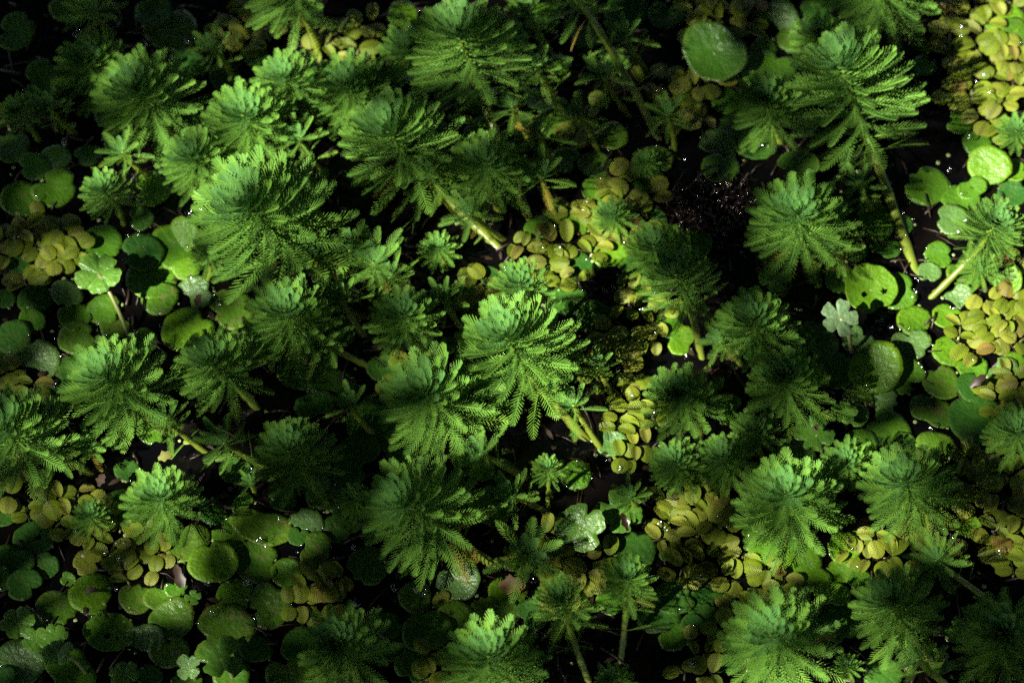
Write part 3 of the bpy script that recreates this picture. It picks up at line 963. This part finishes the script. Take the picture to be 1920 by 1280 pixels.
PADS = [  # px, py, width, height, colour
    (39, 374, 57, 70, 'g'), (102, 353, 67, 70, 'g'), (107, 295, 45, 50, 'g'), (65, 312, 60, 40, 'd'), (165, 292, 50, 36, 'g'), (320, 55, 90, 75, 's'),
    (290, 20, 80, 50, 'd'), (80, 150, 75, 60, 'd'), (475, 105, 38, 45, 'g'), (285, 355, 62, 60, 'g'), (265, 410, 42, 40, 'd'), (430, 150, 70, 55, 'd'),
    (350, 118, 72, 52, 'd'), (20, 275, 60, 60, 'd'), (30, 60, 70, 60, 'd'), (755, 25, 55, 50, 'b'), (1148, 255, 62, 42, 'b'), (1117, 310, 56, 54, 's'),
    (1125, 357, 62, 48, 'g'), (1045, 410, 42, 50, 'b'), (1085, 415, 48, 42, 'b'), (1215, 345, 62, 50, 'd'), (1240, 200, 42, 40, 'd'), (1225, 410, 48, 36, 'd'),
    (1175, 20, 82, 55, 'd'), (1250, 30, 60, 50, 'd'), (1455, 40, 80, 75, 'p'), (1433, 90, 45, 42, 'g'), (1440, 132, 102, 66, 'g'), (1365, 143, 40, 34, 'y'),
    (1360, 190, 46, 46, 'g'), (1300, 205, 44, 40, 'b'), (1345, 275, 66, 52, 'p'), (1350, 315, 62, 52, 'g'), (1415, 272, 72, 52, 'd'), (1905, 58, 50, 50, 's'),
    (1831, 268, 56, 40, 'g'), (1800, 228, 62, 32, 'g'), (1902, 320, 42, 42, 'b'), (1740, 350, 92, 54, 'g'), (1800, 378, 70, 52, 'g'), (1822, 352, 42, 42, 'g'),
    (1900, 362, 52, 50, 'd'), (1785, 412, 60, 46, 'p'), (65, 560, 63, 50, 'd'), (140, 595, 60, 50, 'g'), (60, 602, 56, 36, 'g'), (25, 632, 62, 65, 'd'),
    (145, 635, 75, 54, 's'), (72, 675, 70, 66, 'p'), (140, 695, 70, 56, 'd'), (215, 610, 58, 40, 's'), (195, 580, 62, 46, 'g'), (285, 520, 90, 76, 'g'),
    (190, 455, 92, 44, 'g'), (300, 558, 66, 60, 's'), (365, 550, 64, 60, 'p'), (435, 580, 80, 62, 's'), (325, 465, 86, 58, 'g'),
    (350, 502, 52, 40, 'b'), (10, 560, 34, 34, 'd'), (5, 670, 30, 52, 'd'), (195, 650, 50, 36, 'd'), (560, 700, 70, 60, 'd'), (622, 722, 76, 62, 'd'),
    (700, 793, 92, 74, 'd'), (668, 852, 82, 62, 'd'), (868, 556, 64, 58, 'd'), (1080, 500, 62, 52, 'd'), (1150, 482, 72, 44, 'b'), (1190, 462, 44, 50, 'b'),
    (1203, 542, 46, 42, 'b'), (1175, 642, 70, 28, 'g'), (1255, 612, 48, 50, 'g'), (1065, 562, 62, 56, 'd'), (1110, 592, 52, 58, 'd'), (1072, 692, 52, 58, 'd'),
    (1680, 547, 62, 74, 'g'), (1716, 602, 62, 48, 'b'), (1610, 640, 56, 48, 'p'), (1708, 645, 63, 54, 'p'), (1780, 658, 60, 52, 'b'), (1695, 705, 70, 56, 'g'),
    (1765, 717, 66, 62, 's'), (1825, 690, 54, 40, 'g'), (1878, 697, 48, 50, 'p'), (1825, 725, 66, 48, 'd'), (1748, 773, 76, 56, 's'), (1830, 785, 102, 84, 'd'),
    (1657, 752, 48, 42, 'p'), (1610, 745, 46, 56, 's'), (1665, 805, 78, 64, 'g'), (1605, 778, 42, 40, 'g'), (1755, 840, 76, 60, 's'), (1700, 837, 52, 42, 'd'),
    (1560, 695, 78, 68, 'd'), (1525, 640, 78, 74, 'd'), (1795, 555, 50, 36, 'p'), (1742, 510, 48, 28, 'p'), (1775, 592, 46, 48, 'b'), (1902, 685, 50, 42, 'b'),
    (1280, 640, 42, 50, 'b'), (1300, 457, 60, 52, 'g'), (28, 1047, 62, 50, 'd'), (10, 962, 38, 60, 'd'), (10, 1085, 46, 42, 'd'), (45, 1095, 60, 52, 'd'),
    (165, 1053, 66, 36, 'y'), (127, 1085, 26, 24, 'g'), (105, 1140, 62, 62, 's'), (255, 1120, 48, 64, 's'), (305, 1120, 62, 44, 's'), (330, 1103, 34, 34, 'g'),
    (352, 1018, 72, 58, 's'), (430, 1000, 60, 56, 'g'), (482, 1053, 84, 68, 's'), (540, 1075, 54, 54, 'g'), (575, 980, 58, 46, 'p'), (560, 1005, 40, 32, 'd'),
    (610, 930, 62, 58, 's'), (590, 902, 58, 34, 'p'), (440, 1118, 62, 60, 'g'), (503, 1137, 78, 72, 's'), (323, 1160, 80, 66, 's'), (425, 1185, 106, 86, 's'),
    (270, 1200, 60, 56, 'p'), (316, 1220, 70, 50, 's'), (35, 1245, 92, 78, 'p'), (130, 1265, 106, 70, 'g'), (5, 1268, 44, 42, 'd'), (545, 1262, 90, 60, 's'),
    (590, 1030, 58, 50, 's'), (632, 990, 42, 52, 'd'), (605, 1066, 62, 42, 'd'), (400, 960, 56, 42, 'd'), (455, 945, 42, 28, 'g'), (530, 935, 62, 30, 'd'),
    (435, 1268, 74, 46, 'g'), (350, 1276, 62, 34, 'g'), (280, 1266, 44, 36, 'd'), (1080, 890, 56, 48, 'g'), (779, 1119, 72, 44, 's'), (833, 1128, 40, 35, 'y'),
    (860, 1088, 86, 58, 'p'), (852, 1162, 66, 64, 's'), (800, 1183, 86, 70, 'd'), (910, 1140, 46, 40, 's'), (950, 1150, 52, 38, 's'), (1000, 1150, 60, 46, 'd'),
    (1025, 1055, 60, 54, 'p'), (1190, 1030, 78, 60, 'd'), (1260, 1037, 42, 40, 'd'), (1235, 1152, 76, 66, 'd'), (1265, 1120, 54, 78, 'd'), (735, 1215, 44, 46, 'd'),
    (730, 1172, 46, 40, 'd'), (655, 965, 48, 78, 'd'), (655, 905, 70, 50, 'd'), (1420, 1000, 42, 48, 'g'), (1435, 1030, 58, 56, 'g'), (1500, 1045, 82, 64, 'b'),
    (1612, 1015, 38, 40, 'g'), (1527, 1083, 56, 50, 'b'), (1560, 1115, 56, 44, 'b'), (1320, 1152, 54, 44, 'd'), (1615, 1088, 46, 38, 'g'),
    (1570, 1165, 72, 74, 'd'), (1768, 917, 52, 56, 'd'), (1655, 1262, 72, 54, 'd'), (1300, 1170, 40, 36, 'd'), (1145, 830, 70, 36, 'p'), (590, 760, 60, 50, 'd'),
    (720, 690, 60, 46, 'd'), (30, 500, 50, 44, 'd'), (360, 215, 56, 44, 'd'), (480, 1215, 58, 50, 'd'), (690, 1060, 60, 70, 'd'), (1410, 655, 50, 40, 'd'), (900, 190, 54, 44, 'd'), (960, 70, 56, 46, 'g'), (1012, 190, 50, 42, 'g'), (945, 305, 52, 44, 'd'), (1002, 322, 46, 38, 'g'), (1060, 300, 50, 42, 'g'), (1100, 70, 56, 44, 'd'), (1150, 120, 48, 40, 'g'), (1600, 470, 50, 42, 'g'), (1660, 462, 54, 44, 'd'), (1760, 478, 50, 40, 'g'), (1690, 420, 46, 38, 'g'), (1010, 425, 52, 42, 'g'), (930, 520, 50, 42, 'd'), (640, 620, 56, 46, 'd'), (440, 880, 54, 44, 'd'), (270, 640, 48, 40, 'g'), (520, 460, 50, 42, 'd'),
]
pad(1340, 98, 104, 90, me=cupped, tilt=(10, -6), label='large cupped glossy pad with a pale shining rim', mark='large cupped glossy pad')
pad(1632, 541, 82, 88, me=two_hole, tilt=(12, 6), rot=-65, label='bright pad pierced by two round holes', mark='pad with two round holes')
pad(65, 1008, 70, 62, me=one_hole, rot=-60, label='dark round pad with one black hole in its middle', mark='pad with one black hole')
pad(205, 1185, 84, 62, me=torn, rot=-80, label='glossy oval pad with a torn hole and specks', mark='torn glossy pad')
pad(1330, 1116, 78, 58, me=bitten, rot=90, label='crescent-shaped pad with a big bite out of its side', mark='bitten crescent pad')
pad(492, 985, 84, 62, me=kidney, rot=80, label='long kidney-shaped pad with a dark stain', mark='kidney-shaped pad')
pad(400, 1053, 78, 70, me=heart, rot=105, tilt=(9, 0), label='bright heart-shaped pad notched at the top', mark='heart-shaped bright pad')
pad(173, 1113, 78, 64, c='b', rot=-30, label='yellow-green domed pad with a pinkish scrap lying on it', mark='domed yellow-green pad')
pad(1643, 689, 80, 88, me=PADM['b'][0], tilt=(20, -8), label='smooth bright oval pad standing tilted above the others', mark='tilted smooth oval pad')
pad(352, 618, 92, 76, c='b', label='bright pad half covered by the shadow of a shoot', mark='half-shadowed bright pad')
pad(345, 440, 50, 62, c='b', tilt=(30, -30), label='folded bright wing-like pad leaning beside the largest shoot')
pad(1880, 35, 66, 66, c='b', label='fresh green pad resting on the sunny water fern mat', mark='fresh pad on the sunny mat')
pad(1855, 310, 64, 66, me=heart, rot=-110, tilt=(20, -8), label='fresh notched pad tilted at the edge of the sunny mat', mark='fresh tilted notched pad')
pad(1890, 524, 60, 42, c='b', tilt=(14, -24), label='narrow bright pad seen edge on beneath the slanting yellow branch')
pad(1583, 1027, 52, 54, c='b', tilt=(10, 8), adj='glossy')
pad(1580, 1072, 55, 44, me=heart, rot=-80, label='small shiny pad with a dark crease below the matching rosettes')
pad(1814, 985, 44, 40, me=heart, rot=70, label='little heart-shaped pad alone among brown water fern', mark='little heart-shaped pad')
pad(952, 1110, 66, 54, c='b', label='pad with a rotting orange half under the trailing leaves', mark='pad with the orange half')
pad(125, 550, 60, 42, c='p', tilt=(-4, 16), label='silver-grey pad curled at one edge beside the water fern')
for a in PADS:
    pad(*a)
rp = random.Random(77)
n_fill = 0
for it in range(4000):
    x, y = rp.uniform(10, 1910), rp.uniform(10, 1270)
    w = rp.uniform(40, 74) if it < 1600 else rp.uniform(22, 44)
    if any(math.hypot(x - q[0], (y - q[1]) * 1.2) < (w + q[2]) * 0.36 for q in placed_pads):
        continue
    if any(((x - c[0]) / (c[2] + 8)) ** 2 + ((y - c[1]) / (c[3] + 8)) ** 2 < 1 for c in REGIONS) or math.hypot(x - 1342, y - 392) < 75:
        continue
    n_fill += 1
    if n_fill > 84:
        break
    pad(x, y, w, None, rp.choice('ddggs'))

# ------------------------------------------------------------------ pennywort
def penny_mesh(name, m, lobes, depth, seed, seg=70, cren=18):
    rr = random.Random(seed)
    v = [Vector((0, 0, -0.06))]
    rings = 5
    lob = [rr.uniform(-.12, .12) for _ in range(lobes)]
    ph = rr.uniform(0, 6.28)
    for i in range(rings):
        fr = (i + 1) / rings
        for k in range(seg):
            a = 2 * math.pi * k / seg
            x = (a / (2 * math.pi) * lobes) % 1.0
            li = int(a / (2 * math.pi) * lobes) % lobes
            cut = math.exp(-((min(x, 1 - x)) / 0.13) ** 2)
            dd = depth * (1.7 if li == 0 and x < 0.5 or li == lobes - 1 and x > 0.5 and False else 1.0)
            r = (1 + lob[li] * math.sin(math.pi * x) - dd * cut + 0.02 * math.sin(cren * a + ph))
            r = 1 * fr * (r if i == rings - 1 else 1 + (r - 1) * fr ** 1.5)
            z = -0.06 + 0.16 * fr ** 1.3 * (1 - 0.6 * cut) - 0.10 * fr ** 4 + 0.05 * fr * math.sin(2 * a + ph)
            v.append(Vector((r * math.cos(a), r * math.sin(a), z)))
    f = [(0, 1 + k, 1 + (k + 1) % seg) for k in range(seg)]
    for i in range(rings - 1):
        for k in range(seg):
            a, b = 1 + i * seg + k, 1 + i * seg + (k + 1) % seg
            f.append((a, a + seg, b + seg, b))
    return mesh(name, v, f, m)

PEN = [penny_mesh('blade', M_PENNY, 5, 0.20, 1), penny_mesh('blade', M_PENNY, 4, 0.42, 2), penny_mesh('blade', M_PENNY, 6, 0.16, 3)]
PENW = penny_mesh('blade', M_PENNY_WET, 4, 0.30, 1)
PENP = penny_mesh('blade', M_PENNY_PALE, 5, 0.40, 4)
PENS = penny_mesh('blade', M_PENNY, 3, 0.45, 6)

def pennywort(px, py, w, H, base, me, label, tilt=(0, 0), rot=None, mark=None):
    rr = random.Random(int(px + py * 3))
    p = at(px, py, H)
    foot = at(base[0], base[1], 0.0)
    o = link('pennywort_leaf', None)
    o.location = foot
    q = p - foot
    d = w * scale_at(p)
    M = Matrix.Translation(q) @ Matrix.Rotation(R_(tilt[0]), 4, 'X') @ Matrix.Rotation(R_(tilt[1]), 4, 'Y') @ Matrix.Rotation(R_(rot) if rot is not None else rr.uniform(0, 6.28), 4, 'Z') @ Matrix.Scale(d * 0.5, 4)
    link('blade', me, o, M)
    st = MB()
    c = Vector((q.x * 0.25, q.y * 0.25, q.z * 0.9))
    e = q + Vector((0, 0, -0.0012))
    st.tube([bez(Vector((0, 0, -0.02)), c, e, t / 7) for t in range(8)], 0.0013, 7)
    st.build('stalk', M_STALK, o)
    tag(o, label, 'pennywort leaf', 'lobed pennywort leaves on stalks')
    if mark:
        MARKS.append((px, py, mark, o.name))

pennywort(185, 512, 88, .030, (252, 648), PEN[0], 'scalloped pennywort leaf held up on a pale curved stalk', (8, -6), 20, 'scalloped leaf on the curved stalk')
pennywort(1090, 985, 96, .022, (1075, 1030), PENW, 'wet shiny pennywort leaf beside the trailing shoot', (16, -8), 60, 'wet shiny pennywort leaf')
pennywort(1163, 962, 92, .014, (1150, 1000), PEN[1], 'matt four-lobed pennywort leaf with a dark scrap on it', (4, 4), 45)
pennywort(1575, 595, 78, .034, (1600, 665), PENP, 'pale silvery lobed leaf in the shade by the pierced pad', (16, 10), 110, 'pale silvery lobed leaf')
pennywort(413, 1233, 90, .024, (440, 1270), PEN[1], 'large clover-shaped pennywort leaf over the biggest blotched pad', (0, 4), 20)
pennywort(354, 1250, 50, .015, (370, 1275), PENW, 'small pennywort leaf dazzling white with wet glare', (26, -16), 0)
pennywort(232, 1262, 58, .014, (245, 1285), PEN[2], 'small scalloped pennywort leaf at the lower edge below the torn pad', (0, 0))
pennywort(107, 1222, 60, .028, (170, 1262), PEN[0], 'pennywort leaf with a grey sheen on a bent stalk', (-6, -8), mark='grey-sheened pennywort leaf')
pennywort(104, 1190, 48, .016, (120, 1215), PEN[2], 'small pennywort leaf tucked behind the grey-sheened one')
pennywort(66, 1200, 54, .012, (85, 1225), PEN[0], 'dull pennywort leaf with a brown edge next to the grey-sheened one')
pennywort(34, 1166, 68, .012, (40, 1200), PEN[2], 'dark scalloped pennywort leaf near the shaded near edge')
pennywort(363, 1118, 32, .008, (365, 1130), PEN[1], 'tiny yellowing pennywort leaf among blotched pads')
pennywort(1529, 813, 80, .020, (1545, 850), PEN[1], 'green lobed leaf with one white hole spot above the rosettes', (6, 0), 30, 'lobed leaf with the white spot')
pennywort(1582, 772, 50, .014, (1590, 800), PEN[0], 'crinkled half-shaded pennywort leaf under the tilted oval pad')
pennywort(1450, 520, 62, .012, (1470, 545), PEN[1], 'dark lobed leaf lost in shade under the rounded shoot')
pennywort(1495, 312, 78, .022, (1500, 350), PENS, 'dim three-pointed leaf under the shaded shoot by the tall stem', (0, 0), 200)

# ------------------------------------------------------------------ water fern
def fern_leaf(name, oval, fold, cup, seed, m):
    """leaf of length 1 from the base at the origin along +Y, folded along its midrib, rim turned"""
    rr = random.Random(seed)
    v, f = [], []
    rows, cols = 8, 6
    ph = rr.uniform(0, 6.28)
    for i in range(rows + 1):
        t = i / rows
        hw = oval * 0.5 * (max(0.0, 1 - (2 * (t * 0.97 + 0.02) - 1) ** 2)) ** 0.5
        if t > 0.93:
            hw *= 0.8
        for j in range(cols + 1):
            x = (j / cols * 2 - 1)
            y = t + (0.05 * (1 - abs(x)) * (-1 if i == rows else 0))
            z = fold * abs(x) * hw - cup * (x * x) * hw + 0.06 * math.sin(math.pi * t) + 0.02 * math.sin(5 * t + ph) * x
            v.append(Vector((x * hw, y, z)))
    for i in range(rows):
        for j in range(cols):
            a = i * (cols + 1) + j
            f.append((a, a + 1, a + cols + 2, a + cols + 1))
    return mesh(name, v, f, m)

FERN = [fern_leaf('leaf', 0.84, 0.06, 0.2, 1, M_FERN), fern_leaf('leaf', 0.94, -0.03, 0.18, 2, M_FERN), fern_leaf('leaf', 0.70, 0.55, 0.2, 3, M_FERN), fern_leaf('leaf', 0.78, 0.04, 0.28, 4, M_FERN), fern_leaf('leaf', 0.60, 0.75, 0.2, 5, M_FERN)]

fern_spots = []

def water_fern(px, py, size, n, z0=0.003, rot=None):
    rr = random.Random(int(px * 5 + py * 11))
    o = link('water_fern', None)
    p = at(px, py, 0)
    o.location = p
    sc = scale_at(p)
    a0 = rr.uniform(0, 6.28) if rot is None else R_(rot)
    st = MB()
    ax = Vector((math.cos(a0), math.sin(a0), 0))
    sd = Vector((-ax.y, ax.x, 0))
    pairs = max(1, n // 2)
    L = size * sc
    st.tube([ax * (-0.5 * L * pairs * .5) + Vector((0, 0, .0005)), Vector((0, 0, .001)), ax * (0.5 * L * pairs * .5) + Vector((0, 0, .0005))], 0.0009, 5)
    st.build('stem', M_STALK, o)
    k = 0
    for i in range(pairs):
        c = ax * ((i - (pairs - 1) / 2) * L * 0.62)
        for s in (-1, 1):
            if k >= n:
                break
            k += 1
            d = (sd * s + ax * rr.uniform(-.15, .45)).normalized()
            rise = R_(rr.uniform(0, 11))
            dd = d * math.cos(rise) + Vector((0, 0, math.sin(rise)))
            nn = Vector((0, 0, 1)) + ax * rr.uniform(-.16, .16)
            zz = z0 + 0.0012 * rr.random() + 0.0014 * i
            link('leaf', rr.choice(FERN), o, leaf_matrix(c + d * (0.08 * L) + Vector((0, 0, zz)), dd, nn, L * rr.uniform(.85, 1.12)))
    tag(o, None, 'water fern', 'little water ferns floating in mats')
    THINGS.append((o, 'water fern', px, py, '%s-leaved' % {1: 'one', 2: 'two', 3: 'three', 4: 'four', 5: 'five', 6: 'six'}[n]))
    fern_spots.append((px, py))

rf = random.Random(21)
for cx, cy, rx, ry, sp in REGIONS:
    for it in range(170):
        a, r = rf.uniform(0, 6.28), math.sqrt(rf.random())
        x, y = cx + rx * r * math.cos(a), cy + ry * r * math.sin(a)
        if not (-15 < x < 1935 and -15 < y < 1295):
            continue
        if any(math.hypot(x - qx, (y - qy) * 1.15) < sp * 0.74 for qx, qy in fern_spots):
            continue
        near = [q for q in placed_pads if math.hypot(x - q[0], (y - q[1]) * 1.2) < q[2] * 0.5]
        if near:
            continue
        water_fern(x, y, rf.uniform(31, 42), rf.choice((3, 4, 4, 4, 5, 6)), z0=0.002 + 0.002 * rf.random())
print('ferns', len(fern_spots))

# ------------------------------------------------------------------ scraps, weed, drops
rng = random.Random(4)

def inside_shoot(x, y):
    return False

deb = MB()
for i in range(1700):
    x, y = rng.uniform(-10, 1930), rng.uniform(-10, 1290)
    if any(math.hypot(x - q[0], (y - q[1]) * 1.2) < q[2] * 0.42 for q in placed_pads):
        continue
    p = at(x, y, 0.0005 + 0.0015 * rng.random())
    a = rng.uniform(0, 6.28)
    d = Vector((math.cos(a), math.sin(a), rng.uniform(-.1, .2)))
    if rng.random() < 0.62:
        l = rng.uniform(.006, .022)
        deb.tube([p - d * l * .5, p + Vector((rng.uniform(-.001, .001), rng.uniform(-.001, .001), .001)), p + d * l * .5], rng.uniform(.0003, .0009), 5)
    else:
        deb.flake(p, d, Vector((rng.uniform(-.3, .3), rng.uniform(-.3, .3), 1)).normalized(), rng.uniform(.003, .010), rng.uniform(.0015, .004), rng.uniform(0, .002))
tag(deb.build('debris', M_DEAD), 'wet brown scraps and twigs between the floating pads', kind='stuff')

weed = MB()
for i in range(700):
    x, y = rng.uniform(0, 1920), rng.uniform(0, 1280)
    if rng.random() < .55:
        q = rng.choice(placed_pads)
        a = rng.uniform(0, 6.28)
        x, y = q[0] + q[2] * .56 * math.cos(a), q[1] + q[2] * .46 * math.sin(a)
    weed.dome(at(x, y, .001), rng.uniform(.0007, .0016), Vector((rng.uniform(-.2, .2), rng.uniform(-.2, .2), 1)), .35, 7)
tag(weed.build('duckweed', M_WEED), 'specks of pale duckweed along the pad edges', kind='stuff')

SPARK = [(206, 5), (220, 12), (145, 62), (158, 61), (278, 77), (352, 75), (364, 71), (91, 194), (118, 265), (247, 296), (258, 305), (356, 398), (377, 395), (34, 448), (257, 436),
    (766, 47), (1048, 462), (1014, 465), (1102, 487), (945, 500), (1110, 520), (1137, 538), (1147, 540), (1206, 577), (1230, 620), (902, 560), (1355, 440), (1360, 436), (1343, 428),
    (1720, 545), (1900, 494), (1782, 576), (1643, 602), (1651, 601), (1669, 612), (1725, 684), (1830, 672), (1745, 803), (1287, 670), (355, 522), (407, 567), (118, 668), (217, 632), (103, 718),
    (521, 970), (487, 1014), (391, 1095), (225, 1105), (221, 1048), (217, 1016), (235, 1018), (145, 1000), (395, 975), (466, 1090), (165, 1155), (400, 1148), (480, 1157), (1162, 877), (1000, 1083),
    (785, 1106), (800, 1109), (665, 1025), (825, 1092), (1345, 967), (1365, 985), (1500, 1001), (1773, 995), (1790, 1006), (1870, 935), (1876, 1034), (1218, 765), (1225, 770), (1185, 745), (1205, 762),
    (1800, 440), (1812, 415), (1804, 70), (1806, 45), (1840, 130), (1835, 152), (1850, 138), (1860, 170), (1816, 255), (1778, 318), (1425, 268), (1337, 277), (1290, 300), (1302, 225), (1368, 248),
    (1056, 193), (1237, 168), (670, 1130), (1240, 980), (1250, 994), (1300, 1240), (1410, 1000), (1030, 1035), (735, 1105), (1310, 1090), (830, 480), (1460, 800)]
drops = MB()
def wet(x, y, r):
    n = Vector((-.28 + rng.uniform(-.16, .16), -.49 + rng.uniform(-.16, .16), .83))
    drops.dome(at(x, y, .005 + .004 * rng.random()), r, n, .26, 10)
for x, y in SPARK:
    for k in range(rng.choice((1, 2, 2))):
        wet(x + rng.uniform(-5, 5), y + rng.uniform(-5, 5), rng.uniform(.0018, .0030))
for i in range(260):
    q = rng.choice(placed_pads)
    a = rng.uniform(0, 6.28)
    wet(q[0] + q[2] * .56 * math.cos(a), q[1] + q[2] * .46 * math.sin(a), rng.uniform(.0009, .0019))
tag(drops.build('water_drops', M_DROP), 'glittering beads of water on pads and wet scraps', kind='stuff')

# the brown rotting clump
rc = link('rotting_clump', None)
rc.location = at(1342, 392, 0)
cl = MB()
beads = MB()
for i in range(150):
    a, r = rng.uniform(0, 6.28), math.sqrt(rng.random()) * .024
    p = Vector((r * math.cos(a) * 1.15, r * math.sin(a) * 1.1, 0))
    h = .010 * (1 - (r / .026) ** 2) + .001
    q = p + Vector((rng.uniform(-.011, .011), rng.uniform(-.011, .011), h * rng.uniform(.3, 1.2)))
    e = q + Vector((rng.uniform(-.012, .012), rng.uniform(-.012, .012), -h * rng.uniform(0, 1)))
    cl.tube([p + Vector((0, 0, -.002)), q, e], [rng.uniform(.0005, .0014), .0008, .0003], 5)
    if rng.random() < .55:
        beads.dome(q, rng.uniform(.0010, .0019), Vector((-.28 + rng.uniform(-.15, .15), -.49 + rng.uniform(-.15, .15), .83)), .26, 8)
b_ = cl.build('strands', M_ROT, rc)
b_['kind'] = 'stuff'
b_ = beads.build('beads', M_DROP, rc)
b_['kind'] = 'stuff'
tag(rc, 'dark brown rotting clump of wet strands full of sparkles', 'plant remains')
MARKS.append((1342, 392, 'brown rotting clump', rc.name))

def scrap(px, py, z, l, w, a, m, label, tilt=.3, cat='dead leaf'):
    b = MB()
    d = Vector((math.cos(a), math.sin(a), tilt))
    n = Vector((-.1, -.3, 1)).normalized()
    x = d.cross(n).normalized()
    for k in range(6):
        t = k / 5
        ww = w * .5 * (math.sin(math.pi * (t * .9 + .06)) ** .7) * (1, .62, 1.1, .7, 1.05, .5)[k]
        c = d * (l * (t - .5)) + n * (l * .12 * math.sin(3 * t))
        b.v += [c - x * ww + n * ww * .5, c, c + x * ww + n * ww * .35]
    for k in range(5):
        q = 3 * k
        b.f += [(q, q + 1, q + 4, q + 3), (q + 1, q + 2, q + 5, q + 4)]
    o = b.build('dead_leaf', m)
    o.location = at(px, py, z)
    tag(o, label, cat)

scrap(355, 803, .050, .011, .005, .4, M_DRY, 'pinkish brown scrap caught on the feathery leaves above the star-shaped shoot')
scrap(190, 900, .020, .008, .006, 1.2, M_DRY, 'curled tan dead leaf on the bare stalks behind the star-shaped shoot')
scrap(310, 856, .040, .009, .007, .2, M_YDEAD, 'yellow withered leaf between two sunlit shoots')
scrap(372, 563, .012, .008, .005, 1.3, M_DRY, 'brown crumbling leaf resting on a silvery pad')
scrap(171, 1107, .010, .009, .004, .1, M_DRY, 'pinkish scrap lying on the domed yellow-green pad')
scrap(960, 1098, .010, .017, .012, -.2, M_ORANGE, 'orange rotten leaf half with black specks under the trailing leaves')
scrap(338, 1085, .004, .018, .007, 1.9, M_DEAD, 'long brown dead leaf between the fern and the heart-shaped pad')
scrap(1834, 715, .012, .012, .006, .6, M_DEAD, 'brown husk on a dark pad above the biggest dark pad')
scrap(1172, 978, .018, .011, .005, 1.9, M_ROT, 'black scrap lying on the matt four-lobed leaf')
scrap(1530, 802, .028, .005, .004, .9, M_DRY, 'pale pinkish fleck on the lobed leaf above the rosettes')

# ------------------------------------------------------------------ labels told by place
ORD = ['nearest', 'second nearest', 'third nearest', 'fourth nearest', 'fifth nearest', 'sixth nearest', 'seventh nearest', 'eighth nearest', 'ninth nearest', 'tenth nearest',
       'eleventh nearest', 'twelfth nearest', 'thirteenth nearest', 'fourteenth nearest', 'fifteenth nearest', 'sixteenth nearest']
DIRS = ['right of', 'below right of', 'below', 'below left of', 'left of', 'above left of', 'above', 'above right of']
buckets = {}
for o, noun, px, py, adj in THINGS:
    best = min(MARKS, key=lambda q: math.hypot(px - q[0], py - q[1]))
    a = math.atan2(py - best[1], px - best[0])
    dr = DIRS[int(round(a / (math.pi / 4))) % 8]
    buckets.setdefault((noun, dr, best[2]), []).append((math.hypot(px - best[0], py - best[1]), o, adj))
for (noun, dr, mk), rows in buckets.items():
    rows.sort(key=lambda r: r[0])
    for i, (dist, o, adj) in enumerate(rows):
        if len(mk.split()) > 5 and len(rows) > 1:
            adj = adj.split(' ')[0]
        od = '' if len(rows) == 1 else ORD[i] + ' '
        o['label'] = ('%s%s%s %s the %s' % (od, (adj + ' ') if adj and not od else '', noun, dr, mk)) + ((', ' + adj) if adj and od else '')

for o in bpy.data.objects:
    if o.type == 'EMPTY' and o.parent is None:
        o.empty_display_size = 0.01
